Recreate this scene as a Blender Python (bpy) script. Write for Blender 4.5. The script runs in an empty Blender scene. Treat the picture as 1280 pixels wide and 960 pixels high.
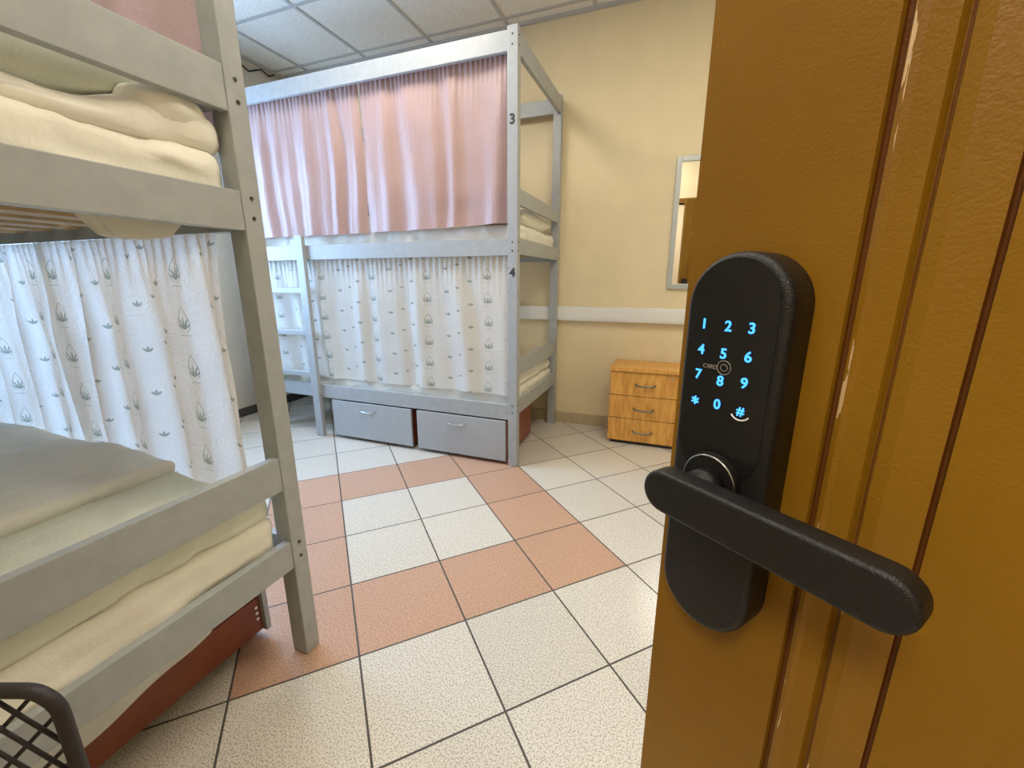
import bpy, bmesh, math, random
from mathutils import Vector, Matrix, noise
random.seed(7)
SC = bpy.context.scene
COL = SC.collection
PI = math.pi
# ------------------------------------------------------------------ camera
cam = bpy.data.cameras.new('camera'); cam.sensor_width = 36.0; cam.lens = 524/1280*36; cam.clip_start = 0.02
co = bpy.data.objects.new('camera', cam); COL.objects.link(co)
co.location = (0, 0, 1.1); co.rotation_euler = (math.radians(90-13.95), 0, math.radians(20.9))
SC.camera = co
# ------------------------------------------------------------------ world / exposure
w = bpy.data.worlds.new('world'); SC.world = w; w.use_nodes = True
w.node_tree.nodes['Background'].inputs[0].default_value = (0.37, 0.62, 1.0, 1)
w.node_tree.nodes['Background'].inputs[1].default_value = 20
SC.view_settings.view_transform = 'Standard'; SC.view_settings.look = 'None'
SC.view_settings.gamma = 1; SC.view_settings.use_curve_mapping = False
SC.view_settings.exposure = 0.14

def area(name, loc, size, power, color, rot=(0, 0, 0), sizey=None, portal=False):
    l = bpy.data.lights.new(name, 'AREA'); l.energy = power; l.color = color
    l.shape = 'RECTANGLE'; l.size = size; l.size_y = sizey or size
    if portal: l.cycles.is_portal = True
    o = bpy.data.objects.new(name, l); COL.objects.link(o); o.location = loc; o.rotation_euler = rot
    return o
area('window_portal', (-3.34, 1.5, 1.5), 1.2, 1, (1, 1, 1), (0, math.radians(-90), 0), 1.4, True)
LAMPS = ((-1.509, 1.54, 18), (0.267, 1.54, 13), (-0.325, 0.356, 9))  # aisle lamp first, then two unseen panels added as fill
for lx, ly, lp in LAMPS:
    area('ceiling_and_fill_light', (lx, ly, 2.735), 0.54, lp, (1.0, 0.93, 0.80))
area('corridor_fill_light', (-0.35, -1.05, 2.6), 0.6, 38, (1.0, 0.95, 0.86))  # unseen fill light added on the corridor side to brighten door and bed

# ------------------------------------------------------------------ node helpers
class E:
    """tiny expression wrapper around shader math nodes"""
    nt = None
    def __init__(s, v): s.v = v
    @staticmethod
    def m(op, *a):
        n = E.nt.nodes.new('ShaderNodeMath'); n.operation = op
        for i, x in enumerate(a):
            x = x.v if isinstance(x, E) else x
            if isinstance(x, (int, float)): n.inputs[i].default_value = x
            else: E.nt.links.new(x, n.inputs[i])
        return E(n.outputs[0])
    def __add__(s, o): return E.m('ADD', s, o)
    def __radd__(s, o): return E.m('ADD', o, s)
    def __sub__(s, o): return E.m('SUBTRACT', s, o)
    def __rsub__(s, o): return E.m('SUBTRACT', o, s)
    def __mul__(s, o): return E.m('MULTIPLY', s, o)
    def __rmul__(s, o): return E.m('MULTIPLY', o, s)
    def __truediv__(s, o): return E.m('DIVIDE', s, o)
    def lt(s, o): return E.m('LESS_THAN', s, o)
    def gt(s, o): return E.m('GREATER_THAN', s, o)
    def abs(s): return E.m('ABSOLUTE', s)
    def floor(s): return E.m('FLOOR', s)
    def fract(s): return E.m('FRACT', s)
    def sqrt(s): return E.m('SQRT', s)
    def max(s, o): return E.m('MAXIMUM', s, o)
    def min(s, o): return E.m('MINIMUM', s, o)

MATS = {}
def mat(name, col, rough=0.5, metal=0.0, noise_scale=0, noise_amt=0.0, bump=0, bump_scale=200, spec=0.5, coat=0):
    if name in MATS: return MATS[name]
    m = bpy.data.materials.new(name); m.use_nodes = True; nt = m.node_tree
    b = nt.nodes['Principled BSDF']
    b.inputs['Base Color'].default_value = (*col, 1); b.inputs['Roughness'].default_value = rough
    b.inputs['Metallic'].default_value = metal; b.inputs['Specular IOR Level'].default_value = spec
    b.inputs['Coat Weight'].default_value = coat
    if noise_amt or bump:
        tc = nt.nodes.new('ShaderNodeTexCoord')
    if noise_amt:
        n = nt.nodes.new('ShaderNodeTexNoise'); n.inputs['Scale'].default_value = noise_scale; n.inputs['Detail'].default_value = 5
        nt.links.new(tc.outputs['Object'], n.inputs['Vector'])
        r = nt.nodes.new('ShaderNodeValToRGB'); r.color_ramp.elements[0].position = .3; r.color_ramp.elements[1].position = .7
        r.color_ramp.elements[0].color = (*[c*(1-noise_amt) for c in col], 1)
        r.color_ramp.elements[1].color = (*[min(1, c*(1+noise_amt)) for c in col], 1)
        nt.links.new(n.outputs['Fac'], r.inputs['Fac']); nt.links.new(r.outputs['Color'], b.inputs['Base Color'])
    if bump:
        n2 = nt.nodes.new('ShaderNodeTexNoise'); n2.inputs['Scale'].default_value = bump_scale; n2.inputs['Detail'].default_value = 3
        nt.links.new(tc.outputs['Object'], n2.inputs['Vector'])
        bp = nt.nodes.new('ShaderNodeBump'); bp.inputs['Strength'].default_value = bump; bp.inputs['Distance'].default_value = 0.002
        nt.links.new(n2.outputs['Fac'], bp.inputs['Height']); nt.links.new(bp.outputs['Normal'], b.inputs['Normal'])
    MATS[name] = m; return m

M_GREY = mat('grey_painted_wood', (0.365, 0.383, 0.390), 0.38, 0, 25, 0.07, 0.25, 60)
M_GREYP = mat('grey_laminate', (0.38, 0.395, 0.405), 0.45, 0, 30, 0.04)
M_BROWNBOARD = mat('red_brown_board', (0.24, 0.062, 0.028), 0.4, 0, 12, 0.15)
M_SLAT = mat('pale_pine', (0.52, 0.36, 0.19), 0.6, 0, 14, 0.15)
M_SHEET = mat('cream_sheet', (0.80, 0.77, 0.67), 0.85, 0, 8, 0.03, 0.5, 90)
M_DUVET = mat('cream_duvet', (0.84, 0.81, 0.72), 0.85, 0, 8, 0.03, 0.5, 70)
M_BLANKET = mat('pale_green_blanket', (0.74, 0.76, 0.65), 0.9, 0, 8, 0.05, 0.5, 120)
M_LINEN = mat('white_linen', (0.74, 0.74, 0.72), 0.85, 0, 8, 0.03, 0.5, 90)
M_WALL = mat('cream_wall_paint', (0.80, 0.68, 0.44), 0.7, 0, 6, 0.03, 0.15, 150)
M_WALLW = mat('white_wall_paint', (0.78, 0.76, 0.70), 0.7, 0, 6, 0.02)
M_WALLO = mat('ochre_wall_paint', (0.62, 0.58, 0.50), 0.7, 0, 6, 0.04)
M_BASE = mat('tan_baseboard', (0.50, 0.41, 0.26), 0.5, 0, 20, 0.08)
M_TRUNK = mat('white_plastic', (0.80, 0.80, 0.78), 0.4)
M_DARK = mat('dark_plastic', (0.02, 0.02, 0.02), 0.5)
M_STEEL = mat('brushed_steel', (0.55, 0.55, 0.53), 0.3, 1.0)
M_BOLT = mat('dark_bolt', (0.07, 0.065, 0.06), 0.4, 0.6)
M_HANDLE = mat('pewter_handle', (0.22, 0.20, 0.17), 0.35, 0.7)
M_ALU = mat('silver_frame', (0.50, 0.53, 0.53), 0.35, 0.3)
M_MIRROR = mat('mirror_glass', (0.9, 0.92, 0.92), 0.02, 1.0)
M_LOCK = mat('matte_black_metal', (0.012, 0.011, 0.010), 0.42, 0.2, 0, 0, 0.35, 900, 0.45)
M_LOCKF = mat('glossy_black_panel', (0.008, 0.008, 0.008), 0.25, 0, 0, 0, 0, 1, 0.5)
M_WIRE = mat('black_coated_wire', (0.03, 0.024, 0.028), 0.55, 0.1, 0, 0, 0.3, 500)
M_CORR = mat('corridor_paint', (0.60, 0.50, 0.36), 0.7)

def wrinkle(m, sc=6.0, dist=0.022, st=0.9):
    nt = m.node_tree; b = nt.nodes['Principled BSDF']; old = b.inputs['Normal'].links[0].from_node
    tc = nt.nodes.new('ShaderNodeTexCoord'); mp = nt.nodes.new('ShaderNodeMapping'); mp.inputs['Rotation'].default_value = (0.3, 0.2, 0.6); mp.inputs['Scale'].default_value = (1.0, 0.45, 1.6)
    nt.links.new(tc.outputs['Object'], mp.inputs['Vector'])
    n = nt.nodes.new('ShaderNodeTexNoise'); n.noise_type = 'RIDGED_MULTIFRACTAL'; n.inputs['Scale'].default_value = sc; n.inputs['Detail'].default_value = 3; n.inputs['Distortion'].default_value = 0.8
    nt.links.new(mp.outputs['Vector'], n.inputs['Vector'])
    bp = nt.nodes.new('ShaderNodeBump'); bp.inputs['Strength'].default_value = st; bp.inputs['Distance'].default_value = dist
    nt.links.new(n.outputs['Fac'], bp.inputs['Height']); nt.links.new(old.outputs['Normal'], bp.inputs['Normal']); nt.links.new(bp.outputs['Normal'], b.inputs['Normal'])
for m_ in (M_SHEET, M_DUVET, M_LINEN, M_BLANKET): wrinkle(m_)

def emis(name, col, s):
    m = bpy.data.materials.new(name); m.use_nodes = True; b = m.node_tree.nodes['Principled BSDF']
    b.inputs['Base Color'].default_value = (*col, 1); b.inputs['Emission Color'].default_value = (*col, 1)
    b.inputs['Emission Strength'].default_value = s; return m
M_KEY = emis('blue_lit_digit', (0.05, 0.33, 1.0), 1.6)
M_LAMP = emis('lamp_diffuser', (1.0, 0.9, 0.75), 4.0)
M_GREYPRINT = mat('grey_print', (0.22, 0.20, 0.17), 0.5)

def wood():
    m = bpy.data.materials.new('honey_beech_laminate'); m.use_nodes = True; nt = m.node_tree; b = nt.nodes['Principled BSDF']
    tc = nt.nodes.new('ShaderNodeTexCoord'); mp = nt.nodes.new('ShaderNodeMapping'); mp.inputs['Scale'].default_value = (9, 9, 1.6)
    nt.links.new(tc.outputs['Object'], mp.inputs['Vector'])
    n = nt.nodes.new('ShaderNodeTexNoise'); n.inputs['Scale'].default_value = 5; n.inputs['Detail'].default_value = 6
    nt.links.new(mp.outputs['Vector'], n.inputs['Vector'])
    r = nt.nodes.new('ShaderNodeValToRGB'); r.color_ramp.elements[0].color = (0.56, 0.25, 0.045, 1); r.color_ramp.elements[1].color = (0.82, 0.45, 0.11, 1)
    r.color_ramp.elements[0].position = .3; r.color_ramp.elements[1].position = .7
    nt.links.new(n.outputs['Fac'], r.inputs['Fac']); nt.links.new(r.outputs['Color'], b.inputs['Base Color'])
    b.inputs['Roughness'].default_value = 0.4
    return m
M_WOOD = wood()

def door_mat():
    m = bpy.data.materials.new('brown_door_varnish'); m.use_nodes = True; nt = m.node_tree; b = nt.nodes['Principled BSDF']; E.nt = nt
    tc = nt.nodes.new('ShaderNodeTexCoord')
    n = nt.nodes.new('ShaderNodeTexNoise'); n.inputs['Scale'].default_value = 3.5; n.inputs['Detail'].default_value = 4
    nt.links.new(tc.outputs['Object'], n.inputs['Vector'])
    r = nt.nodes.new('ShaderNodeValToRGB'); r.color_ramp.elements[0].color = (0.205, 0.092, 0.004, 1); r.color_ramp.elements[1].color = (0.270, 0.132, 0.006, 1)
    r.color_ramp.elements[0].position = .3; r.color_ramp.elements[1].position = .7
    nt.links.new(n.outputs['Fac'], r.inputs['Fac'])
    sp = nt.nodes.new('ShaderNodeSeparateXYZ'); nt.links.new(tc.outputs['Object'], sp.inputs[0]); x = E(sp.outputs['X'])
    # chipped paint along the two moulding grooves, dark red-brown inside the grooves
    mp = nt.nodes.new('ShaderNodeMapping'); mp.inputs['Scale'].default_value = (260, 260, 26); nt.links.new(tc.outputs['Object'], mp.inputs['Vector'])
    n2 = nt.nodes.new('ShaderNodeTexNoise'); n2.inputs['Scale'].default_value = 1; n2.inputs['Detail'].default_value = 3; nt.links.new(mp.outputs['Vector'], n2.inputs['Vector'])
    chip = ((x+0.0985).abs().lt(0.0011)).max((x+0.077).abs().lt(0.0009)) * E(n2.outputs['Fac']).gt(0.60)
    mx = nt.nodes.new('ShaderNodeMix'); mx.data_type = 'RGBA'; nt.links.new(chip.v, mx.inputs[0]); nt.links.new(r.outputs['Color'], mx.inputs[6]); mx.inputs[7].default_value = (0.62, 0.42, 0.22, 1)
    groove_dark = ((x+0.1035).abs().lt(0.0016)).max((x+0.0505).abs().lt(0.0016)).max((x+0.0795).abs().lt(0.0006))
    mx2 = nt.nodes.new('ShaderNodeMix'); mx2.data_type = 'RGBA'; nt.links.new((groove_dark*0.8).v, mx2.inputs[0]); nt.links.new(mx.outputs[2], mx2.inputs[6]); mx2.inputs[7].default_value = (0.11, 0.025, 0.006, 1)
    nt.links.new(mx2.outputs[2], b.inputs['Base Color'])
    b.inputs['Roughness'].default_value = 0.40; b.inputs['Specular IOR Level'].default_value = 0.3
    n3 = nt.nodes.new('ShaderNodeTexNoise'); n3.inputs['Scale'].default_value = 500; nt.links.new(tc.outputs['Object'], n3.inputs['Vector'])
    bp = nt.nodes.new('ShaderNodeBump'); bp.inputs['Strength'].default_value = 0.35; bp.inputs['Distance'].default_value = 0.001
    nt.links.new(n3.outputs['Fac'], bp.inputs['Height']); nt.links.new(bp.outputs['Normal'], b.inputs['Normal'])
    return m
M_DOOR = door_mat()

def floor_mat():
    m = bpy.data.materials.new('speckled_floor_tile'); m.use_nodes = True; nt = m.node_tree; b = nt.nodes['Principled BSDF']; E.nt = nt
    tc = nt.nodes.new('ShaderNodeTexCoord'); sp = nt.nodes.new('ShaderNodeSeparateXYZ'); nt.links.new(tc.outputs['Object'], sp.inputs[0])
    x, y = E(sp.outputs['X'])+0.79354, E(sp.outputs['Y'])-0.32320
    S = 0.33422
    u = (x*0.70370+y*0.71049)/S; v = (y*0.70370-x*0.71049)/S
    iu, iv = u.floor(), v.floor(); fu, fv = u.fract(), v.fract()
    g = 0.0088
    grout = (fu.min(1-fu).min(fv).min(1-fv)).lt(g)
    def eq(a, k): return (a-k).abs().lt(0.1)
    inside = (iu.gt(-0.5)*iu.lt(3.5)*iv.gt(0.5)*iv.lt(4.5))
    inner = (iu.gt(0.5)*iu.lt(2.5)*iv.gt(1.5)*iv.lt(3.5))
    orange = inside*(1-inner)
    # speckle
    vo = nt.nodes.new('ShaderNodeTexNoise'); vo.inputs['Scale'].default_value = 230; vo.inputs['Detail'].default_value = 2; nt.links.new(tc.outputs['Object'], vo.inputs['Vector'])
    spk = nt.nodes.new('ShaderNodeValToRGB'); spk.color_ramp.elements[0].position = .41; spk.color_ramp.elements[1].position = .50
    nt.links.new(vo.outputs['Fac'], spk.inputs['Fac'])
    wn = nt.nodes.new('ShaderNodeTexWhiteNoise'); wn.noise_dimensions = '2D'; cx = nt.nodes.new('ShaderNodeCombineXYZ')
    nt.links.new(iu.v, cx.inputs[0]); nt.links.new(iv.v, cx.inputs[1]); nt.links.new(cx.outputs[0], wn.inputs['Vector'])
    tv = (E(wn.outputs['Value'])*0.08+0.95)
    def mixc(fac, a, bcol):
        k = nt.nodes.new('ShaderNodeMix'); k.data_type = 'RGBA'
        nt.links.new(fac.v if isinstance(fac, E) else fac, k.inputs[0])
        for q, c in ((6, a), (7, bcol)):
            if isinstance(c, tuple): k.inputs[q].default_value = (*c, 1)
            else: nt.links.new(c, k.inputs[q])
        return k.outputs[2]
    white = mixc(spk.outputs['Color'], (0.42, 0.38, 0.32), (0.70, 0.655, 0.575))
    oran = mixc(spk.outputs['Color'], (0.38, 0.23, 0.16), (0.58, 0.36, 0.245))
    c = mixc(orange, white, oran)
    vm = nt.nodes.new('ShaderNodeVectorMath'); vm.operation = 'SCALE'; nt.links.new(c, vm.inputs[0]); nt.links.new(tv.v, vm.inputs['Scale'])
    c = mixc(grout, vm.outputs[0], (0.07, 0.06, 0.05))
    nt.links.new(c, b.inputs['Base Color'])
    nt.links.new((0.22+grout*0.5).v, b.inputs['Roughness'])
    bp = nt.nodes.new('ShaderNodeBump'); bp.inputs['Strength'].default_value = .25; bp.inputs['Distance'].default_value = 0.0015
    hh = E(vo.outputs['Fac'])*0.35-grout
    nt.links.new(hh.v, bp.inputs['Height']); nt.links.new(bp.outputs['Normal'], b.inputs['Normal'])
    return m
M_FLOOR = floor_mat()

def ceil_mat():
    m = bpy.data.materials.new('mineral_ceiling_tile'); m.use_nodes = True; nt = m.node_tree; b = nt.nodes['Principled BSDF']
    tc = nt.nodes.new('ShaderNodeTexCoord')
    n = nt.nodes.new('ShaderNodeTexNoise'); n.inputs['Scale'].default_value = 120; n.inputs['Detail'].default_value = 3; nt.links.new(tc.outputs['Object'], n.inputs['Vector'])
    r = nt.nodes.new('ShaderNodeValToRGB'); r.color_ramp.elements[0].color = (0.76, 0.72, 0.64, 1); r.color_ramp.elements[1].color = (0.90, 0.86, 0.78, 1)
    r.color_ramp.elements[0].position = .35; r.color_ramp.elements[1].position = .6
    nt.links.new(n.outputs['Fac'], r.inputs['Fac']); nt.links.new(r.outputs['Color'], b.inputs['Base Color']); b.inputs['Roughness'].default_value = 0.9
    return m
M_CEIL = ceil_mat()
M_GRID = mat('ceiling_grid_bar', (0.50, 0.49, 0.46), 0.6)

def cloth_mat(name, col, trans=0.35, printed=False, rough=0.8, sheen=0.0):
    m = bpy.data.materials.new(name); m.use_nodes = True; nt = m.node_tree; E.nt = nt
    b = nt.nodes['Principled BSDF']; b.inputs['Roughness'].default_value = rough; b.inputs['Base Color'].default_value = (*col, 1)
    b.inputs['Sheen Weight'].default_value = sheen
    tr = nt.nodes.new('ShaderNodeBsdfTranslucent'); tr.inputs[0].default_value = (*col, 1)
    mx = nt.nodes.new('ShaderNodeMixShader'); mx.inputs[0].default_value = trans
    out = nt.nodes['Material Output']
    nt.links.new(b.outputs[0], mx.inputs[1]); nt.links.new(tr.outputs[0], mx.inputs[2]); nt.links.new(mx.outputs[0], out.inputs[0])
    tc = nt.nodes.new('ShaderNodeTexCoord')
    n = nt.nodes.new('ShaderNodeTexNoise'); n.inputs['Scale'].default_value = 110 if printed else 45; n.inputs['Detail'].default_value = 4
    nt.links.new(tc.outputs['UV'], n.inputs['Vector'])
    bp = nt.nodes.new('ShaderNodeBump'); bp.inputs['Strength'].default_value = 0.8; bp.inputs['Distance'].default_value = 0.005 if printed else 0.003
    nt.links.new(n.outputs['Fac'], bp.inputs['Height']); nt.links.new(bp.outputs['Normal'], b.inputs['Normal']); nt.links.new(bp.outputs['Normal'], tr.inputs['Normal'])
    if printed:
        sp = nt.nodes.new('ShaderNodeSeparateXYZ'); nt.links.new(tc.outputs['UV'], sp.inputs[0])
        U, V = E(sp.outputs['X']), E(sp.outputs['Y'])
        def cell(px, pz, ox, oz):
            return ((U+ox)/px).fract()*px-px/2, ((V+oz)/pz).fract()*pz-pz/2
        def leaf(x, y, ang, L, W, y0=0):
            c, s = math.cos(ang), math.sin(ang)
            yy = y-y0
            a = x*c-yy*s; t = (x*s+yy*c)/L
            # pointed leaf: |a| < W*4*t*(1-t)
            return (a.abs()).lt((t*(1-t))*(4*W))*t.gt(0)*t.lt(1)
        ink = None
        def add(e):
            nonlocal ink
            ink = e if ink is None else ink.max(e)
        # big drop emblem with an aloe inside and a line of lettering-like dash under it
        x, y = cell(0.30, 0.132, 0.0, 0.0)
        for a in (-0.95, -0.5, 0.0, 0.5, 0.95):
            add(leaf(x, y, a, 0.036 if abs(a) < .7 else 0.026, 0.0031, -0.022))
        t = (y+0.030)/0.070
        wdt = t.max(0).sqrt()*((1-t).max(0))*0.050
        add(((x.abs()-wdt).abs()).lt(0.0011)*t.gt(0)*t.lt(1))
        add((y+0.038).abs().lt(0.0008)*(x.abs()).lt(0.018))
        # small sprigs
        for ox, oz, sc in ((0.085, 0.03, 1), (0.20, 0.09, 1.0), (0.14, 0.065, .75)):
            x, y = cell(0.30, 0.132, ox, oz)
            for a in (-0.8, 0.0, 0.8):
                add(leaf(x, y, a, 0.019*sc, 0.0034*sc, -0.008))
        k = nt.nodes.new('ShaderNodeMix'); k.data_type = 'RGBA'
        nt.links.new((ink*0.72).v, k.inputs[0]); k.inputs[6].default_value = (*col, 1); k.inputs[7].default_value = (0.20, 0.27, 0.22, 1)
        nt.links.new(k.outputs[2], b.inputs['Base Color']); nt.links.new(k.outputs[2], tr.inputs[0])
    return m
M_PRINT = cloth_mat('white_leaf_print_cotton', (0.88, 0.87, 0.84), 0.48, True)
M_PINK = cloth_mat('dusty_pink_satin', (0.50, 0.340, 0.325), 0.22, False, 0.42, 0.2)

# ------------------------------------------------------------------ object helpers
def tag(o, label=None, cat=None, group=None, kind=None):
    if label: o['label'] = label
    if cat: o['category'] = cat
    if group: o['group'] = group
    if kind: o['kind'] = kind
    return o
def root(name, loc, label, cat, group=None, rot=0):
    o = bpy.data.objects.new(name, None); COL.objects.link(o); o.location = loc; o.rotation_euler = (0, 0, rot)
    o.empty_display_size = 0.05
    return tag(o, label, cat, group)
def link(name, bm, m, parent=None, smooth=False, world=True):
    """bm is in world coordinates unless world=False (then local to the parent)."""
    if parent is not None and world:
        mw = Matrix.Identity(4); q = parent
        while q is not None:
            mw = Matrix.Translation(q.location) @ Matrix.Rotation(q.rotation_euler[2], 4, 'Z') @ mw; q = q.parent
        bm.transform(mw.inverted())
    me = bpy.data.meshes.new(name); bmesh.ops.recalc_face_normals(bm, faces=bm.faces); bm.to_mesh(me); bm.free()
    if smooth:
        for p in me.polygons: p.use_smooth = True
    for mm in (m if isinstance(m, (list, tuple)) else [m]): me.materials.append(mm)
    o = bpy.data.objects.new(name, me); COL.objects.link(o)
    if parent is not None: o.parent = parent
    return o
def struct(name, bm, m, smooth=False):
    return tag(link(name, bm, m, None, smooth), kind='structure')
def box(bm, x0, x1, y0, y1, z0, z1, bev=0.0, mi=0):
    r = bmesh.ops.create_cube(bm, size=1)
    vs = r['verts']
    for v in vs:
        v.co = Vector(((x0+x1)/2+v.co.x*(x1-x0), (y0+y1)/2+v.co.y*(y1-y0), (z0+z1)/2+v.co.z*(z1-z0)))
    fs = set(f for v in vs for f in v.link_faces)
    for f in fs: f.material_index = mi
    if bev:
        es = list(set(e for v in vs for e in v.link_edges))
        bmesh.ops.bevel(bm, geom=es, offset=bev, segments=2, affect='EDGES', profile=0.6)
    return bm
def NB(): return bmesh.new()
def B(*a, **k): return box(NB(), *a, **k)
def cyl(bm, p0, p1, r, n=16, r2=None):
    p0, p1 = Vector(p0), Vector(p1); d = p1-p0
    q = d.to_track_quat('Z', 'Y').to_matrix().to_4x4()
    bmesh.ops.create_cone(bm, cap_ends=True, segments=n, radius1=r, radius2=r if r2 is None else r2, depth=d.length,
                          matrix=Matrix.Translation((p0+p1)/2) @ q)
    return bm
def tube(bm, pts, r, n=10, closed=False):
    pts = [Vector(p) for p in pts]; N = len(pts); rings = []
    up = None
    for i, p in enumerate(pts):
        a = pts[(i-1) % N] if (closed or i > 0) else p
        c = pts[(i+1) % N] if (closed or i < N-1) else p
        t = (c-a).normalized()
        if up is None:
            up = t.orthogonal().normalized()
        up = (up-t*up.dot(t)).normalized(); s = t.cross(up)
        rings.append([bm.verts.new(p+(up*math.cos(2*PI*k/n)+s*math.sin(2*PI*k/n))*r) for k in range(n)])
    for i in range(N-1+(1 if closed else 0)):
        A, Bq = rings[i], rings[(i+1) % N]
        for k in range(n):
            bm.faces.new((A[k], A[(k+1) % n], Bq[(k+1) % n], Bq[k]))
    if not closed:
        bm.faces.new(rings[0][::-1]); bm.faces.new(rings[-1])
    return bm

def soft(x0, x1, y0, y1, z0, z1, rad=0.03, amp=0.006, sc=6, seg=0.03, seed=0, top=None, fold=0.0, bot=True):
    """cushion-like block: dense rounded box with cloth wrinkles."""
    bm = NB()
    nx, ny, nz = max(3, int((x1-x0)/seg)), max(3, int((y1-y0)/seg)), max(3, int((z1-z0)/(seg*.6)))
    V = {}
    def key(i, j, k):
        if (i, j, k) not in V: V[(i, j, k)] = bm.verts.new((x0+(x1-x0)*i/nx, y0+(y1-y0)*j/ny, z0+(z1-z0)*k/nz))
        return V[(i, j, k)]
    for i in range(nx):
        for j in range(ny):
            for k in (0, nz): bm.faces.new((key(i, j, k), key(i+1, j, k), key(i+1, j+1, k), key(i, j+1, k)))
    for i in range(nx):
        for k in range(nz):
            for j in (0, ny): bm.faces.new((key(i, j, k), key(i+1, j, k), key(i+1, j, k+1), key(i, j, k+1)))
    for j in range(ny):
        for k in range(nz):
            for i in (0, nx): bm.faces.new((key(i, j, k), key(i, j+1, k), key(i, j+1, k+1), key(i, j, k+1)))
    rz = min(rad, (z1-z0)/2*0.98)
    off = Vector((seed*3.17, seed*1.7, seed*0.9))
    for v in bm.verts:
        c = Vector((min(max(v.co.x, x0+rz), x1-rz), min(max(v.co.y, y0+rz), y1-rz), min(max(v.co.z, z0+rz), z1-rz)))
        d = v.co-c
        if d.length > 1e-6:
            d.normalize(); v.co = c+d*rz
        nrm = d if d.length > 0 else Vector((0, 0, 1))
        q = v.co*sc+off
        h = noise.fractal(q, 1.0, 2.0, 4)
        rdg = 1-abs(noise.noise(Vector((q.x*1.1+h*.6, q.y*0.55, q.z*1.1))))*2
        k = amp*(h*0.8+0.55*rdg)
        v.co += nrm*k
        if top and v.co.z > (z0+z1)/2: v.co.z += top(v.co.x, v.co.y)
        if not bot and v.co.z < z0: v.co.z = z0
        if v.co.z < z0: v.co.z = z0
    return bm

def pillow(cx, cy, z0, lx, ly, h, seed=0, rot=0, piping=False):
    bm = NB(); n = 28
    top = {}; bott = {}
    for i in range(n+1):
        for j in range(n+1):
            u, v = i/n*2-1, j/n*2-1
            t = max(0, (1-abs(u)**3.2))*max(0, (1-abs(v)**3.2)); t = t**0.45
            pinch = 1-0.06*(1-abs(v)**2)*(abs(u)**4)
            x, y = u*lx/2*(1-0.05*(1-u*u if False else (v*v))*0), v*ly/2
            x *= 1-0.05*(1-v*v); y *= 1-0.05*(1-u*u)
            w_ = noise.fractal(Vector((u*1.7+seed*5, v*1.7, seed)), 1, 2, 3)*0.016
            top[i, j] = bm.verts.new((x, y, h*0.5+h*0.5*t+w_*t)); 
            bott[i, j] = top[i, j] if (i in (0, n) or j in (0, n)) else bm.verts.new((x, y, h*0.5-h*0.5*t))
    for i in range(n):
        for j in range(n):
            bm.faces.new((top[i, j], top[i+1, j], top[i+1, j+1], top[i, j+1]))
            bm.faces.new((bott[i, j], bott[i, j+1], bott[i+1, j+1], bott[i+1, j]))
    bm.transform(Matrix.Translation((cx, cy, z0)) @ Matrix.Rotation(rot, 4, 'Z'))
    return bm

def curtain(xa, xb, y, ztop, zbot, seed, gather=38, nf=9, amp=0.02, zb_fn=None, sign=1, du=1.3, skew=None):
    """hanging cloth in the x-z plane at depth y with gathers at its top and long folds below"""
    bm = NB(); W = abs(xb-xa); nx = int(W/0.006); nz = 44
    uvl = bm.loops.layers.uv.new('UVMap'); P = {}
    def zb(x): return zbot+(zb_fn(x) if zb_fn else 0)
    for i in range(nx+1):
        s = i/nx; x = xa+(xb-xa)*s
        for k in range(nz+1):
            t = k/nz                      # 0 top .. 1 bottom
            a = noise.noise(Vector((x*3+seed, t*0.7, seed)))*1.6
            fold = math.sin((x*nf*2*PI)+a*2.2+seed)+0.5*math.sin(x*nf*1.73*2*PI+a*3+seed*2)
            g = math.sin(x*gather*2*PI+noise.noise(Vector((x*6, 0, seed)))*3)
            m = min(1, t*2.6); top_g = max(0, 1-t*6)
            dy = amp*fold*(0.15+0.85*m)+0.0068*g*(0.25+0.75*top_g)*(1-m*0.85)
            dy += 0.006*noise.noise(Vector((x*10+seed, t*5, seed)))*m
            z = ztop+(zb(x)-ztop)*t
            dx = 0.010*noise.noise(Vector((x*4, t*2.5, seed+9)))*m
            xx = x+dx+(skew(s, t) if skew else 0)
            P[i, k] = (bm.verts.new((xx, y+dy, z)), x*du, z)
    km = int(nz*0.55); U = [0.0]
    for i in range(nx): U.append(U[-1]+(P[i+1, km][0].co-P[i, km][0].co).length*du)
    for i in range(nx+1):
        for k in range(nz+1): P[i, k] = (P[i, k][0], U[i]+seed, P[i, k][2])
    for i in range(nx):
        for k in range(nz):
            q = [P[i, k], P[i+1, k], P[i+1, k+1], P[i, k+1]]
            f = bm.faces.new([e[0] for e in q])
            for lp, e in zip(f.loops, q): lp[uvl].uv = (e[1], e[2])
    return bm

# ================================================================== ROOM SHELL
XL, XR, YF, YW, ZC = -3.27, 1.25, -0.20, 3.12, 2.77
struct('floor', B(XL-0.2, XR+0.2, -2.0, YW+0.2, -0.06, 0), M_FLOOR)
bm = B(XL, XR, -2.0, YW, ZC, ZC+0.04)
ceil = struct('ceiling', bm, M_CEIL)
bm = NB()
for k in range(-4, 10):
    x = -1.805+0.592*k
    if XL+.05 < x < XR: box(bm, x-0.011, x+0.011, YF, YW-0.02, ZC-0.006, ZC+0.002)
for k in range(-5, 1):
    y = 3.02+0.592*k
    if y > YF: box(bm, XL, XR, y-0.011, y+0.011, ZC-0.0065, ZC+0.0015)
struct('trim_ceiling_grid', bm, M_GRID)
bm = NB(); box(bm, XL, XR, YW-0.02, YW, ZC-0.02, ZC); box(bm, XL, XL+0.02, YF, YW-0.02, ZC-0.02, ZC)
struct('trim_ceiling_edge', bm, M_GRID)
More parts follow.
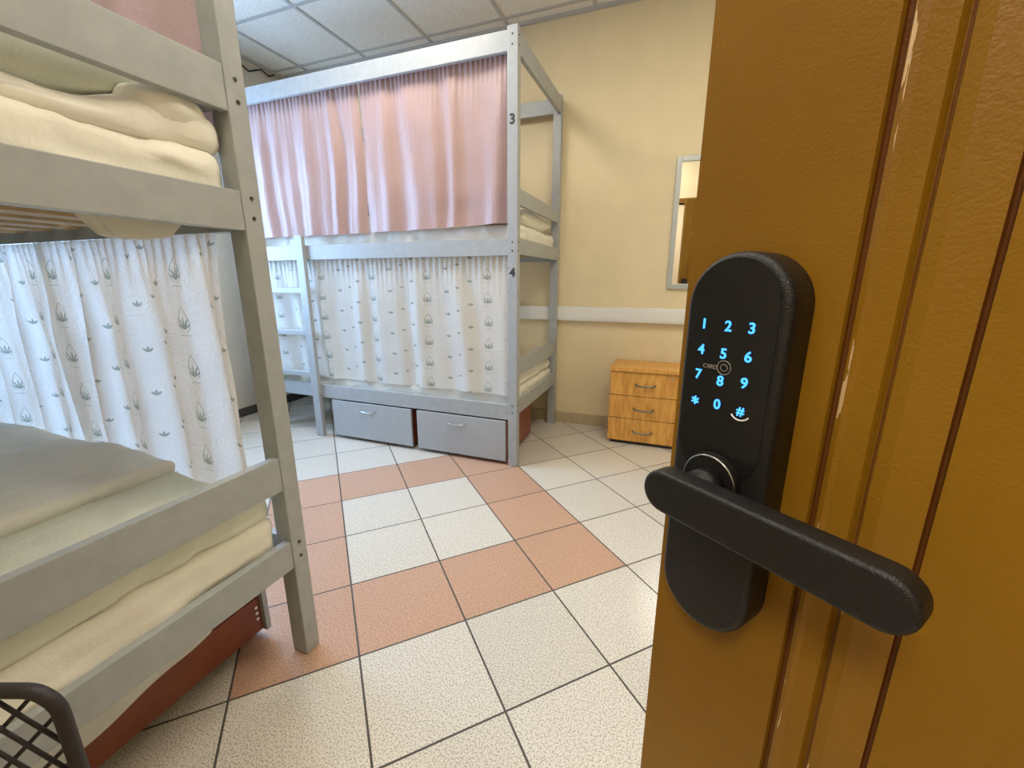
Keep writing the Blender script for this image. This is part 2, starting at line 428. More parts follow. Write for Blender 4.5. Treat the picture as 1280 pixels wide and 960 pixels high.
struct('wall_back', B(XL-0.12, XR+0.12, YW, YW+0.12, 0, ZC+.04), M_WALL)
struct('wall_right', B(XR, XR+0.12, -2.0, YW, 0, ZC+.04), M_WALL)
bm = NB(); wy0, wy1, wz0, wz1 = 0.9, 2.1, 0.8, 2.2
box(bm, XL-0.14, XL, -2.0, wy0, 0, ZC+.04); box(bm, XL-0.14, XL, wy1, YW, 0, ZC+.04)
box(bm, XL-0.14, XL, wy0, wy1, 0, wz0); box(bm, XL-0.14, XL, wy0, wy1, wz1, ZC+.04)
struct('wall_left', bm, M_WALLO)
# window
bm = NB()
for a in ((wy0, wy0+.06, wz0, wz1), (wy1-.06, wy1, wz0, wz1), (wy0, wy1, wz0, wz0+.06), (wy0, wy1, wz1-.06, wz1), ((wy0+wy1)/2-.03, (wy0+wy1)/2+.03, wz0, wz1)):
    box(bm, XL-0.09, XL-0.04, a[0], a[1], a[2], a[3])
win = struct('window_1', bm, M_TRUNK)
gm = bpy.data.materials.new('window_glass'); gm.use_nodes = True; nt = gm.node_tree
t_ = nt.nodes.new('ShaderNodeBsdfTransparent'); g_ = nt.nodes.new('ShaderNodeBsdfGlossy'); g_.inputs['Roughness'].default_value = 0.02
mx = nt.nodes.new('ShaderNodeMixShader'); mx.inputs[0].default_value = 0.06
nt.links.new(t_.outputs[0], mx.inputs[1]); nt.links.new(g_.outputs[0], mx.inputs[2]); nt.links.new(mx.outputs[0], nt.nodes['Material Output'].inputs[0])
link('window_pane', B(XL-0.068, XL-0.062, wy0+.05, wy1-.05, wz0+.05, wz1-.05), gm, win)
link('window_sill', B(XL-0.04, XL+0.10, wy0-.04, wy1+.04, wz0-.035, wz0), M_TRUNK, win)
# door wall with the opening the camera looks through
dx0, dx1, dz = -0.24, 0.705, 2.09
bm = NB(); box(bm, XL, dx0, YF-0.13, YF, 0, ZC); box(bm, dx1, XR, YF-0.13, YF, 0, ZC); box(bm, dx0, dx1, YF-0.13, YF, dz, ZC)
struct('wall_front', bm, M_WALL)
bm = NB(); box(bm, dx0-0.06, dx0, YF-0.15, YF+0.015, 0, dz+0.06); box(bm, dx1, dx1+0.06, YF-0.15, YF+0.015, 0, dz+0.06); box(bm, dx0, dx1, YF-0.15, YF+0.015, dz, dz+0.06)
struct('trim_door_frame', bm, M_DOOR)
bm = NB(); box(bm, XL, XR, -2.1, -2.0, 0, ZC)
struct('wall_corridor', bm, M_CORR)
struct('baseboard_back', B(XL, XR, YW-0.016, YW, 0, 0.085, 0.003), M_BASE)
struct('baseboard_left', B(XL, XL+0.016, YF, YW-0.016, 0, 0.07, 0.003), mat('dark_baseboard', (0.06, 0.055, 0.05), 0.5))
bm = B(XL+0.02, XR, YW-0.045, YW, 0.808, 0.908, 0.004)
box(bm, XL+0.02, XR, YW-0.049, YW-0.044, 0.822, 0.894, 0.001)
struct('trim_cable_trunking', bm, M_TRUNK)

# ================================================================== BUNK BEDS
def bed(x0, x1, y0, y1, front, z, label, ladder, posts_w=0.056, posts_d=0.045):
    """front = -1: aisle side is y0, +1: aisle side is y1. z: dict of heights"""
    cx, cy = (x0+x1)/2, (y0+y1)/2
    r = root('bunk_bed', (cx, cy, 0), label, 'bunk bed', 'grey wooden bunk beds')
    pw, pd = posts_w, posts_d
    for sx in (0, 1):
        for sy in (0, 1):
            xa = x0 if sx == 0 else x1-pw; ya = y0 if sy == 0 else y1-pd
            p = link('post', B(xa, xa+pw, ya, ya+pd, 0, z['top'], bev=0.004), M_GREY, r)
            # bolt heads on end face and aisle face
            if sx == 1:
                fx = x1
                def bolt(p0, p1): link('bolt', cyl(NB(), p0, p1, 0.0045, 12), M_BOLT, p)
                for zz in z['bolts']:
                    for dzz in (-0.022, 0.022):
                        bolt((fx-0.002, ya+pd*0.5, zz+dzz), (fx+0.002, ya+pd*0.5, zz+dzz))
                if (sy == 0) == (front == -1):
                    fy = ya if front == -1 else ya+pd
                    for zz in z['bolts']:
                        for dzz in (-0.022, 0.022):
                            bolt((xa+pw*.5, fy-0.002, zz+dzz), (xa+pw*.5, fy+0.002, zz+dzz))
    t = 0.024
    # long rails
    for side in (-1, 1):
        yy = (y0+0.004, y0+0.004+t) if side == -1 else (y1-0.004-t, y1-0.004)
        for nm, (a, b_) in (('top_rail', z['toprail']), ('side_rail', z['mid']), ('side_rail', z['low'])):
            link(nm, B(x0+pw, x1-pw, yy[0], yy[1], a, b_, bev=0.002), M_GREY, r)
    # guard rail of the upper bunk, inside of the posts, aisle side
    yy = (y0+pd+0.045, y0+pd+0.065) if front == -1 else (y1-pd-0.032, y1-pd-0.012)
    link('guard_rail', B(x0+0.62, x1-0.02, yy[0], yy[1], z['guard'][0], z['guard'][1], bev=0.002), M_GREY, r)
    # end rails
    for sx in (0, 1):
        xx = (x0+0.003, x0+0.003+t) if sx == 0 else (x1-0.003-t, x1-0.003)
        for nm, (a, b_) in (('top_rail', z['toprail2']), ('end_guard_rail', z['guard']), ('end_rail', z['mid2']), ('end_guard_rail', z['lguard']), ('end_rail', z['low2'])):
            link(nm, B(xx[0], xx[1], y0+pd, y1-pd, a, b_, bev=0.002), M_GREY, r)
    # slats
    for zz in (z['mid'][0]+0.030, z['low'][0]+0.012):
        n = 13
        for k in range(n):
            xs = x0+0.10+(x1-x0-0.2-0.07)*k/(n-1)
            link('slat', B(xs, xs+0.07, y0+0.028, y1-0.028, zz, zz+0.017, bev=0.002), M_SLAT, r)
    if ladder:
        la, lb, rungs = ladder
        yp = (y0-0.026, y0+0.002) if front == -1 else (y1-0.002, y1+0.026)
        link('ladder_post', B(la, lb, yp[0], yp[1], 0, 1.378, bev=0.003), M_GREY, r)
        for zz in rungs:
            link('ladder_rung', B(x0+pw, la, yp[0]+0.006, yp[1]+0.012, zz, zz+0.034, bev=0.003), M_GREY, r)
    return r

Zfar = dict(top=2.285, toprail=(2.180, 2.270), toprail2=(2.175, 2.268), mid=(1.228, 1.318), low=(0.290, 0.383), guard=(1.487, 1.567),
            mid2=(1.236, 1.320), lguard=(0.560, 0.656), low2=(0.325, 0.413), bolts=(2.225, 1.274, 0.36))
Znear = dict(top=2.285, toprail=(2.180, 2.270), toprail2=(2.175, 2.268), mid=(1.214, 1.298), low=(0.295, 0.38), guard=(1.458, 1.549),
             mid2=(1.211, 1.297), lguard=(0.545, 0.640), low2=(0.303, 0.387), bolts=(1.505, 1.262, 0.352))
FX0, FX1, FY0, FY1 = -2.87, -0.81, 2.200, 3.085
NX0, NX1, NY0, NY1 = -3.00, -0.945, -0.13, 0.792
far_bed = bed(FX0, FX1, FY0, FY1, -1, Zfar, 'grey wooden bunk bed with ladder standing against the cream back wall', (-2.345, -2.285, (1.013, 0.728, 0.437)))
near_bed = bed(NX0, NX1, NY0, NY1, 1, Znear, 'grey wooden bunk bed close by on the left, seen from its end', None, 0.056, 0.048)

def text_bm(s, size, depth=0.0006, bold=0.012):
    cu = bpy.data.curves.new('t', 'FONT'); cu.body = s; cu.size = size; cu.extrude = depth; cu.align_x = 'CENTER'; cu.align_y = 'CENTER'
    cu.offset = size*bold
    o = bpy.data.objects.new('t', cu); COL.objects.link(o)
    dg = bpy.context.evaluated_depsgraph_get(); me = bpy.data.meshes.new_from_object(o.evaluated_get(dg))
    b_ = NB(); b_.from_mesh(me); bpy.data.objects.remove(o); bpy.data.curves.remove(cu); bpy.data.meshes.remove(me)
    return b_
for s, zz in (('3', 1.880), ('4', 1.137)):
    b_ = text_bm(s, 0.064, 0.0008, 0.03)
    b_.transform(Matrix.Translation((-0.838, 2.1988, zz)) @ Matrix.Rotation(PI/2, 4, 'X'))
    n_ = link('berth_number', b_, M_BOLT, far_bed); n_['label'] = 'black number %s on the grey post' % s

# ------------------------------------------------ bedding, far bed
def thing(name, bm, m, label, cat, group=None, smooth=True):
    return tag(link(name, bm, m, None, smooth), label, cat, group)
fi0, fi1 = FX0+0.035, FX1-0.032
thing('mattress', soft(fi0, fi1, FY0+0.118, FY1-0.04, 1.277, 1.400, 0.03, 0.010, 9, 0.02, 1), M_SHEET, 'mattress in white sheet on the upper bunk behind the pink curtains', 'mattress')
thing('mattress', soft(fi0, fi1, FY0+0.064, FY1-0.04, 0.322, 0.455, 0.03, 0.006, 7, 0.02, 2), M_SHEET, 'mattress in white sheet on lower bunk beside the wall, above grey drawers', 'mattress')
thing('pillow', pillow(-1.02, 2.66, 1.392, 0.36, 0.60, 0.13, 3), M_DUVET, 'white pillow on upper bunk of the bed by the back wall', 'pillow')
thing('blanket', soft(-1.62, fi1-0.008, FY0+0.10, FY1-0.06, 0.457, 0.525, 0.03, 0.008, 7, 0.02, 4), M_DUVET, 'folded white blanket on the lower bunk beside the back wall', 'blanket')

# ------------------------------------------------ curtains, far bed
G1 = 'pink curtains on the upper bunk by the back wall'
thing('curtain', curtain(-2.83, -1.824, 2.262, 2.225, 1.383, 1.3, 30, 5.5, 0.014), M_PINK, 'left dusty pink curtain of the far upper bunk, tinted blue by daylight', 'curtain', 'pink bunk curtains')
thing('curtain', curtain(-1.813, -0.845, 2.262, 2.225, 1.386, 5.1, 34, 4.2, 0.0125, lambda x: 0.018*((x+1.79)/0.92)**2), M_PINK, 'right dusty pink curtain of the far upper bunk, beside the number 3 post', 'curtain', 'pink bunk curtains')
thing('curtain', curtain(-2.82, -0.858, 2.244, 1.236, 0.430, 2.4, 26, 4, 0.0105, None, 1, 0.72), M_PRINT, 'white leaf-print curtain across the far lower bunk above the grey drawers', 'curtain', 'white leaf-print bunk curtains')

# ------------------------------------------------ bedding, near bed
ni0, ni1 = NX0+0.035, NX1-0.030
thing('mattress', soft(ni0, ni1, NY0+0.04, NY1-0.056, 1.262, 1.376, 0.035, 0.010, 8, 0.014, 5), M_SHEET, 'cream sheeted mattress on the near upper bunk', 'mattress')
def duvtop(x, y):
    return 0.012*math.sin(y*9+1)+0.02*max(0, 1-abs(y-0.62)/0.1)*max(0, 1-abs(x+1.05)/0.15)
dv = soft(-2.5, ni1-0.002, NY0+0.06, NY1-0.062, 1.366, 1.428, 0.03, 0.016, 7, 0.013, 6, duvtop)
thing('duvet', dv, M_DUVET, 'cream duvet spread on the near upper bunk beneath the pillow', 'duvet')
# rolled-over end of the duvet becomes its own cushion-like towel roll near the corner post
bm = soft(-0.14, 0.14, -0.07, 0.07, 0, 0.062, 0.030, 0.014, 11, 0.010, 8)
bm.transform(Matrix.Translation((-1.115, 0.665, 1.402)) @ Matrix.Rotation(-0.15, 4, 'Z'))
thing('towel_roll', bm, M_DUVET, 'rolled cream cloth lying in the corner of the near upper bunk', 'towel')
pl = thing('pillow', pillow(-1.27, 0.31, 1.405, 0.52, 0.62, 0.15, 9, 0.06), M_BLANKET, 'pale grey-green pillow on the near upper bunk', 'pillow')
# sheet flap hanging between the slats
bm = NB()
prof = [(0.500, 1.246), (0.512, 1.222), (0.540, 1.188), (0.556, 1.184), (0.628, 1.188), (0.644, 1.194), (0.672, 1.224), (0.682, 1.246)]
rows = [[bm.verts.new((-1.045-0.018*k, p[0]+0.004*math.sin(k*2.0), p[1]+0.003*math.sin(k+p[0]*20))) for p in prof] for k in range(5)]
for k in range(4):
    for q in range(7): bm.faces.new((rows[k][q], rows[k][q+1], rows[k+1][q+1], rows[k+1][q]))
    bm.faces.new((rows[k][0], rows[k+1][0], rows[k+1][7], rows[k][7]))
bm.faces.new(rows[0]); bm.faces.new(rows[4][::-1])
thing('tucked_sheet', bm, M_SHEET, 'tucked cream sheet corner sagging below the near upper bunk', 'sheet', None, False)

thing('mattress', soft(ni0, ni1, NY0+0.04, NY1-0.062, 0.326, 0.478, 0.035, 0.010, 7, 0.014, 10), M_SHEET, 'cream sheeted mattress on the near lower bunk', 'mattress')
thing('blanket', soft(ni0+0.02, ni1-0.006, NY0+0.06, NY1-0.070, 0.472, 0.545, 0.028, 0.012, 6, 0.014, 11), M_BLANKET, 'pale green blanket laid over the near lower mattress', 'blanket')
thing('duvet', soft(-2.75, -1.34, NY0+0.05, NY1-0.07, 0.540, 0.585, 0.02, 0.014, 5, 0.016, 12, lambda x, y: 0.006*math.sin(x*14+y*8)), M_DUVET, 'folded cream duvet lying on the green blanket of the near lower bunk', 'duvet')
thing('pillow', pillow(-2.35, 0.30, 0.588, 0.46, 0.60, 0.12, 13, -0.1), M_DUVET, 'cream pillow at the back of the near lower bunk', 'pillow')

# ------------------------------------------------ curtains, near bed
thing('curtain', curtain(-2.30, -1.004, 0.752, 2.20, 1.385, 3.9, 26, 4, 0.008), M_PINK, 'pink curtain of the near upper bunk, at the top left', 'curtain', 'pink bunk curtains')
thing('curtain', curtain(-1.885, -1.072, 0.758, 1.212, 0.488, 7.3, 24, 5.0, 0.016, None, 1, 0.92), M_PRINT, 'right white leaf-print curtain of the near lower bunk, beside the corner post', 'curtain', 'white leaf-print bunk curtains')
thing('curtain', curtain(-2.90, -1.870, 0.764, 1.212, 0.500, 9.1, 26, 5.5, 0.014, None, 1, 0.92), M_PRINT, 'left white leaf-print curtain of the near lower bunk, at the photo edge', 'curtain', 'white leaf-print bunk curtains')

# ================================================================== UNDERBED DRAWERS
def drawer(x0, x1, yf, yb, z0, z1, label, group=None, side_top=None):
    """rolling drawer box; its grey front at yf, body runs to yb"""
    s = 1 if yb > yf else -1
    r = root('underbed_drawer', ((x0+x1)/2, yf, 0), label, 'drawer', 'rolling drawers under the bunk beds')
    def Y(a, b_): return (min(a, b_), max(a, b_))
    y = Y(yf, yf+s*0.016); link('front_panel', B(x0, x1, y[0], y[1], z0, z1, bev=0.0015), M_GREYP, r)
    zt = side_top or z1-0.02
    y = Y(yf+s*0.017, yb)
    for xa, xb in ((x1-0.03, x1-0.014), (x0+0.014, x0+0.03)):
        sp = link('side_panel', B(xa, xb, y[0], y[1], z0+0.004, zt, bev=0.001), M_BROWNBOARD, r); sp['label'] = 'red-brown side board'
    link('back_panel', B(x0+0.031, x1-0.031, min(yb, yb-s*0.016), max(yb, yb-s*0.016), z0+0.004, zt), M_BROWNBOARD, r)
    link('bottom_panel', B(x0+0.031, x1-0.031, min(yf+s*0.018, yb-s*0.017), max(yf+s*0.018, yb-s*0.017), z0+0.006, z0+0.012), M_SLAT, r)
    for xx in (x0+0.06, x1-0.06):
        for yy in (yf+s*0.07, yb-s*0.05):
            bb = NB(); cyl(bb, (xx-0.008, yy, 0.0125), (xx+0.008, yy, 0.0125), 0.0125, 14); box(bb, xx-0.012, xx+0.012, yy-0.006, yy+0.006, 0.013, z0+0.006)
            link('caster', bb, M_DARK, r)
    if True:
        xc = (x0+x1)/2-0.02; zc = z1-0.052
        bb = NB(); tube(bb, [(xc-0.055, yf, zc+0.004), (xc-0.048, yf-s*0.012, zc-0.001), (xc-0.02, yf-s*0.016, zc-0.005), (xc+0.02, yf-s*0.016, zc-0.005), (xc+0.048, yf-s*0.012, zc-0.001), (xc+0.055, yf, zc+0.004)], 0.0038, 8)
        h = link('handle', bb, M_STEEL, r, True)
    # cam bolts on visible side
    for zz in (z0+0.05, z0+0.09, zt-0.05):
        link('screw', cyl(NB(), (x1-0.0145, yf+s*0.03, zz), (x1-0.0125, yf+s*0.03, zz), 0.005, 10), M_TRUNK, r)
    return r
drawer(-2.195, -1.545, 2.196, 2.72, 0.025, 0.281, 'grey-fronted drawer on wheels beside the ladder post under the far bunk')
drawer(-1.500, -0.882, 2.196, 2.72, 0.025, 0.281, 'grey-fronted drawer on wheels beside the corner post, with red-brown side showing')
drawer(-1.76, -1.112, 0.765, 0.10, 0.028, 0.262, 'rolling drawer with red-brown side holding white linen, under the near bunk', side_top=0.148)
bm = soft(-1.70, -1.132, 0.14, 0.70, 0.042, 0.235, 0.035, 0.010, 7, 0.016, 15)
for v in bm.verts:
    if v.co.z < 0.152 and v.co.x > -1.150: v.co.x = -1.150
b2 = soft(-1.1250, -1.1130, 0.12, 0.60, 0.10, 0.200, 0.005, 0.0015, 9, 0.010, 17)
for v in b2.verts:      # lower hem of the overhanging cloth runs up towards the front
    lo = 0.112+(v.co.y-0.30)*0.16+0.004*math.sin(v.co.y*31)
    v.co.z = lo+(v.co.z-0.10)/0.10*(0.215-lo)
    if v.co.z > 0.19: v.co.x -= (v.co.z-0.19)*0.9
me_ = bpy.data.meshes.new('t'); b2.to_mesh(me_); b2.free(); bm.from_mesh(me_)
thing('folded_linen', bm, M_LINEN, 'folded white linen heaped in the drawer under the near bunk', 'linen')

# ================================================================== CHEST OF DRAWERS
cx0, cx1, cyf = -0.362, 0.098, 2.806
r = root('chest_of_drawers', ((cx0+cx1)/2, cyf+0.14, 0), 'small honey-coloured wooden chest with three drawers by the back wall', 'chest of drawers')
link('top_panel', B(cx0-0.003, cx1+0.003, cyf-0.012, YW-0.018, 0.512, 0.537, bev=0.002), M_WOOD, r)
bm = NB()
box(bm, cx0, cx0+0.018, cyf+0.018, YW-0.020, 0.028, 0.5115); box(bm, cx1-0.018, cx1, cyf+0.018, YW-0.020, 0.028, 0.5115)
box(bm, cx0+0.018, cx1-0.018, YW-0.03, YW-0.020, 0.028, 0.5115); box(bm, cx0+0.018, cx1-0.018, cyf+0.018, YW-0.03, 0.028, 0.044)
link('cabinet_body', bm, M_WOOD, r)
link('plinth', B(cx0+0.02, cx1-0.02, cyf+0.02, YW-0.035, 0, 0.028), M_DARK, r)
for a, b_, hz in ((0.349, 0.508, 0.425), (0.1885, 0.345, 0.259), (0.0265, 0.1845, 0.100)):
    dr = link('drawer', B(cx0+0.001, cx1-0.001, cyf, cyf+0.017, a, b_, bev=0.0012), M_WOOD, r)
    xc = -0.133; bb = NB()
    pts = [(xc-0.062, cyf+0.001, hz+0.004), (xc-0.058, cyf-0.012, hz+0.003)]+[(xc+0.055*math.sin(q*PI/12), cyf-0.016-0.008*math.cos(q*PI/12), hz-0.004*math.cos(q*PI/12)) for q in range(-5, 6)]+[(xc+0.058, cyf-0.012, hz+0.003), (xc+0.062, cyf+0.001, hz+0.004)]
    tube(bb, pts, 0.0062, 10)
    h = link('handle', bb, M_HANDLE, dr, True)
bb = NB(); cyl(bb, (0.03, cyf+0.001, 0.482), (0.03, cyf-0.005, 0.482), 0.008, 16)
link('lock_cylinder', bb, M_STEEL, r)

# ================================================================== MIRROR
mx0, mx1, mz0, mz1 = -0.062, 0.36, 1.042, 1.856
r = root('wall_mirror', ((mx0+mx1)/2, YW, mz0), 'tall silver-framed mirror hanging on the cream wall above the chest', 'mirror')
bm = NB()
for a in ((mx0, mx0+.032, mz0, mz1), (mx1-.032, mx1, mz0, mz1), (mx0+.032, mx1-.032, mz0, mz0+.032), (mx0+.032, mx1-.032, mz1-.032, mz1)):
    box(bm, a[0], a[1], YW-0.022, YW-0.001, a[2], a[3], bev=0.003)
link('mirror_frame', bm, M_ALU, r)
link('mirror_glass', B(mx0+.03, mx1-.03, YW-0.014, YW-0.004, mz0+.03, mz1-.03), M_MIRROR, r)

# ================================================================== CEILING LAMP AND TWO ADDED FILL PANELS
q = 0.283
for (lx, ly, lp), lab in zip(LAMPS, ('square ceiling light panel over the aisle between the two bunks', 'added square fill light panel above the wall mirror side of the room', 'added square fill light panel just inside the door')):
    r = root('ceiling_and_fill_lamp', (lx, ly, ZC), lab, 'ceiling light', 'ceiling light panels')
    bm = NB()
    for a in ((-q, q, -q, -q+.02), (-q, q, q-.02, q), (-q, -q+.02, -q+.02, q-.02), (q-.02, q, -q+.02, q-.02)):
        box(bm, lx+a[0], lx+a[1], ly+a[2], ly+a[3], ZC-0.025, ZC-0.001)
    link('lamp_frame', bm, M_TRUNK, r)
    link('lamp_diffuser', B(lx-q+.02, lx+q-.02, ly-q+.02, ly+q-.02, ZC-0.014, ZC-0.004), M_LAMP, r)

# ================================================================== DOOR LEAF (local x: from free edge to hinge, local y: away from camera side, z up)
AZ = math.radians(-53.3)
eh = Vector((-math.sin(AZ), -math.cos(AZ), 0)); nh = Vector((math.cos(AZ), -math.sin(AZ), 0))
ROT = math.atan2(eh.y, eh.x)
org = nh*0.300
def dlink(name, bm, m, parent, smooth=False): return link(name, bm, m, parent, smooth, world=False)
bm = NB()
e0, e1, zb0, zt0, T = -0.213, 0.640, 0.008, 2.055, 0.042
pz0, pz1, pe0, pe1 = 0.16, 1.92, -0.106, 0.533
prof = [(None, 0), (0.0, 0), (0.0015, -0.0045), (0.0045, -0.0045), (0.006, 0.002), (0.009, 0.003), (0.012, 0.0015), (0.0235, 0.0010), (0.0255, -0.0035), (0.0275, -0.0035),
        (0.029, 0.001), (0.036, 0.002), (0.045, -0.001), (0.0540, -0.003), (0.0548, -0.0060), (0.0565, -0.0060), (0.0575, -0.001), (0.075, 0.000)]
rings = []
for ins, dpt in prof:
    if ins is None: c4 = [(e0, zb0), (e1, zb0), (e1, zt0), (e0, zt0)]
    else: c4 = [(pe0+ins, pz0+ins), (pe1-ins, pz0+ins), (pe1-ins, pz1-ins), (pe0+ins, pz1-ins)]
    rings.append([bm.verts.new((a, -dpt, b_)) for a, b_ in c4])
for A_, B_ in zip(rings, rings[1:]):
    for k in range(4): bm.faces.new((A_[k], A_[(k+1) % 4], B_[(k+1) % 4], B_[k]))
bm.faces.new(rings[-1])
# mirror-image back face
back = []
for A_ in rings: back.append([bm.verts.new((v.co.x, T-v.co.y, v.co.z)) for v in A_])
for A_, B_ in zip(back, back[1:]):
    for k in range(4): bm.faces.new((B_[k], B_[(k+1) % 4], A_[(k+1) % 4], A_[k]))
bm.faces.new(back[-1][::-1])
for k in range(4): bm.faces.new((rings[0][k], back[0][k], back[0][(k+1) % 4], rings[0][(k+1) % 4]))
door = link('door_1', bm, M_DOOR)
door.location = org; door.rotation_euler = (0, 0, ROT); tag(door, kind='structure')
bb = NB(); box(bb, e0-0.0012, e0+0.0002, 0.010, 0.032, 0.86, 1.06)
dlink('latch_plate', bb, M_STEEL, door)

# ------------------------------------------------ electronic lock
LX, LZ0, LZ1 = -0.1575, 0.833, 1.118
lock = root('door_lock', org, 'black electronic keypad lock with lever handle on the brown door', 'door lock', None, ROT)
def capsule(bm, cx, z0, z1, hw, ya, yb, bev=0.0, seg=20, rr=None):
    """stadium-like plate (rounded top and bottom) from depth ya (far) to yb (near)"""
    rr = rr or hw
    pts = []
    for k in range(seg+1):
        a = PI*k/seg; pts.append((cx+hw*math.cos(a), z1-rr+rr*math.sin(a)))
    for k in range(seg+1):
        a = PI+PI*k/seg; pts.append((cx+hw*math.cos(a), z0+rr+rr*math.sin(a)))
    def ring(s, y):
        out = []
        for (x, z) in pts:
            dxn = x-cx; zc = z1-rr if z > (z0+z1)/2 else z0+rr
            out.append(bm.verts.new((cx+dxn*(1-s/hw), y, zc+(z-zc)*(1-s/rr))))
        return out
    R_ = [ring(0, ya)]
    if bev:
        for q in range(0, 5):
            t = q/4*PI/2
            R_.append(ring(bev*(1-math.cos(t)), yb+bev*(1-math.sin(t))))
    else: R_.append(ring(0, yb))
    for a, b_ in zip(R_, R_[1:]):
        n = len(a)
        for k in range(n): bm.faces.new((a[k], a[(k+1) % n], b_[(k+1) % n], b_[k]))
    bm.faces.new(R_[0][::-1]); bm.faces.new(R_[-1]); return bm
dlink('lock_body', capsule(NB(), LX, LZ0, LZ1, 0.0355, 0.0, -0.0270, 0.005), M_LOCK, lock, True)
FYp = -0.0270
pn = dlink('keypad_panel', capsule(NB(), LX-0.001, LZ0+0.125, LZ1-0.004, 0.0300, FYp+0.0004, FYp-0.0008), M_LOCKF, lock)
def put(s, e, z, size, m, name, lab):
    b_ = text_bm(s, size, 0.0003, 0.018)
    b_.transform(Matrix.Translation((e, FYp-0.0011, z)) @ Matrix.Rotation(PI/2, 4, 'X'))
    o = dlink(name, b_, m, pn); o['label'] = lab; return o
for s, e, z in (('1', -.1770, 1.0700), ('2', -.1595, 1.0697), ('3', -.1437, 1.0697), ('4', -.1772, 1.0520), ('5', -.1605, 1.0510), ('6', -.1437, 1.0512),
                ('7', -.1775, 1.0340), ('8', -.1605, 1.0320), ('9', -.1440, 1.0337), ('0', -.1607, 1.0152)):
    put(s, e, z, 0.0098, M_KEY, 'key_digit', 'glowing blue digit %s' % s)
put('*', -.1777, 1.0120, 0.013, M_KEY, 'key_symbol', 'glowing blue star symbol')
put('#', -.1440, 1.0146, 0.0085, M_KEY, 'key_symbol', 'glowing blue hash symbol')
bb = NB(); tube(bb, [(-.1440+0.0065*math.cos(a), FYp-0.0012, 1.0140+0.0055*math.sin(a)) for a in [PI*(1.15+0.7*k/10) for k in range(11)]], 0.0005, 6)
o = dlink('key_underline', bb, M_TRUNK, pn); o['label'] = 'pale curved line under the hash symbol'
bb = NB()
for rr_ in (0.0048, 0.0024):
    tube(bb, [(-.1590+rr_*math.cos(2*PI*k/24), FYp-0.0011, 1.0418+rr_*math.sin(2*PI*k/24)) for k in range(24)], 0.00035, 6, True)
dlink('card_reader_mark', bb, M_GREYPRINT, pn)
put('CARD', -.1690, 1.0410, 0.0040, M_GREYPRINT, 'card_print', 'faint grey CARD lettering')
# spindle rose with bright ring
SZ = 0.9595
bb = NB(); cyl(bb, (LX, FYp, SZ), (LX, FYp-0.006, SZ), 0.0205, 40)
dlink('rose', bb, M_LOCK, lock, False)
bb = NB(); tube(bb, [(LX+0.0190*math.cos(2*PI*k/40), FYp-0.0062, SZ+0.0190*math.sin(2*PI*k/40)) for k in range(40)], 0.0007, 8, True)
o = dlink('chrome_ring', bb, M_STEEL, lock, True); o['label'] = 'thin chrome ring'
# lever: neck + flat rounded bar
LY0, LY1 = -0.0460, -0.0640          # back and front faces of the bar
bb = NB(); cyl(bb, (LX, FYp-0.006, 0.957), (LX, LY0+0.001, 0.957), 0.0125, 28)
dlink('lever_neck', bb, M_LOCK, lock, True)
def bar(bm, xa, xb, zc, h, ya, yb, bev, taper=0.0):
    seg = 14; pts = []
    ha = h*0.5; hb = h*0.5*(1-taper)
    for k in range(seg+1):
        a = -PI/2+PI*k/seg; pts.append((xb-hb+hb*math.cos(a), zc+hb*math.sin(a)))
    for k in range(seg+1):
        a = PI/2+PI*k/seg; pts.append((xa+ha+ha*math.cos(a), zc+ha*math.sin(a)))
    cxm = (xa+xb)/2; L = (xb-xa)/2
    def ring(s, y): return [bm.verts.new((x-(1 if x > cxm else -1)*s*min(1, abs(x-cxm)/L), y, zc+(z-zc)*(1-s/(h/2)))) for x, z in pts]
    R_ = []
    for q in range(4, -1, -1):
        t = q/4*PI/2; R_.append(ring(bev*(1-math.cos(t)), ya-bev*(1-math.sin(t))))
    for q in range(0, 5):
        t = q/4*PI/2; R_.append(ring(bev*(1-math.cos(t)), yb+bev*(1-math.sin(t))))
    for a, b_ in zip(R_, R_[1:]):
        n = len(a)
        for k in range(n): bm.faces.new((a[k], a[(k+1) % n], b_[(k+1) % n], b_[k]))
    bm.faces.new(R_[0][::-1]); bm.faces.new(R_[-1]); return bm
dlink('lever_handle', bar(NB(), -0.1895, -0.0330, 0.9518, 0.0312, LY0, LY1, 0.003), M_LOCK, lock, True)
# inner half of the lock on the room side of the leaf
ib = dlink('inner_body', capsule(NB(), LX, LZ0, LZ1, 0.0355, T, T+0.028, 0.0), M_LOCK, lock, False)
bb = NB(); cyl(bb, (LX, T+0.028, 0.957), (LX, T+0.052, 0.957), 0.012, 24); box(bb, LX-0.012, LX+0.118, T+0.050, T+0.062, 0.942, 0.972, bev=0.003)
dlink('inner_lever', bb, M_LOCK, lock)

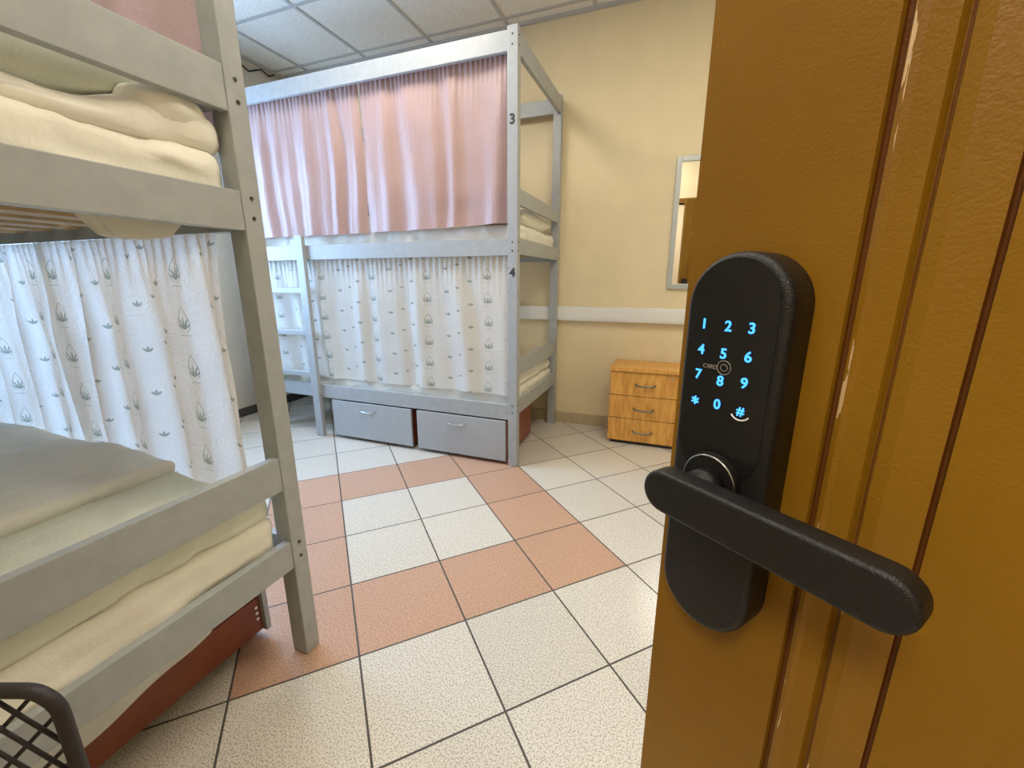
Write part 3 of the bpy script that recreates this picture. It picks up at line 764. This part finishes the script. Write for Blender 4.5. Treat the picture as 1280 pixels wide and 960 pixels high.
# ================================================================== BLACK WIRE RACK (bottom left)
cr = math.radians(20.9); rx = Vector((math.cos(cr), math.sin(cr), 0))
base = Vector((-0.540, 0.146, 0)); 
r = root('wire_rack', base, 'black tubular rack with wire mesh panel at the bottom left', 'rack', None, cr)
zt_, Wd, cr_ = 0.706, 0.42, 0.030
pts = [(0, 0, 0.012), (0, 0, 0.3), (0, 0, zt_-cr_)]+[(-cr_+cr_*math.cos(a), 0, zt_-cr_+cr_*math.sin(a)) for a in [PI/2*k/8 for k in range(1, 9)]]
pts += [(-Wd+cr_, 0, zt_)]+[(-Wd+cr_-cr_*math.sin(a), 0, zt_-cr_+cr_*math.cos(a)) for a in [PI/2*k/8 for k in range(1, 9)]]+[(-Wd, 0, 0.3), (-Wd, 0, 0.012)]
dlink('frame', tube(NB(), pts, 0.0068, 14), M_WIRE, r, True)
bb = NB(); st = 0.042; zl, zh = 0.30, zt_-0.004
def seg_clip(c, sgn):
    # line z = c + sgn*x within panel
    P = []
    xs0, xs1 = -Wd+0.004, -0.004
    lo, hi = xs0, xs1
    if sgn > 0: lo = max(lo, zl-c); hi = min(hi, zh-c)
    else: lo = max(lo, c-zh); hi = min(hi, c-zl)
    if hi-lo > 0.01: return (lo, c+sgn*lo), (hi, c+sgn*hi)
k = zl-Wd
c_ = zl-0.5
while c_ < zh+0.6:
    for sg in (1, -1):
        q = seg_clip(c_, sg)
        if q: cyl(bb, (q[0][0], 0.003*sg, q[0][1]), (q[1][0], 0.003*sg, q[1][1]), 0.0022, 8)
    c_ += st
dlink('wire_mesh', bb, M_WIRE, r, True)
bb = NB(); tube(bb, [(0, 0, 0.30), (-Wd, 0, 0.30)], 0.006, 10); dlink('crossbar', bb, M_WIRE, r, True)
for xx in (0, -Wd):
    bb = NB(); tube(bb, [(xx, -0.10, 0.010), (xx, 0.10, 0.010)], 0.010, 12); dlink('foot', bb, M_WIRE, r, True)

# cable bundle high on the end wall
bb = NB(); tube(bb, [(XL+0.012, 2.30+0.06*k, 2.60+0.02*math.sin(k*2.1)+0.012*k) for k in range(13)], 0.006, 8)
tag(link('cable', bb, M_DARK, None, True), 'thin dark cable running high along the end wall', 'cable')
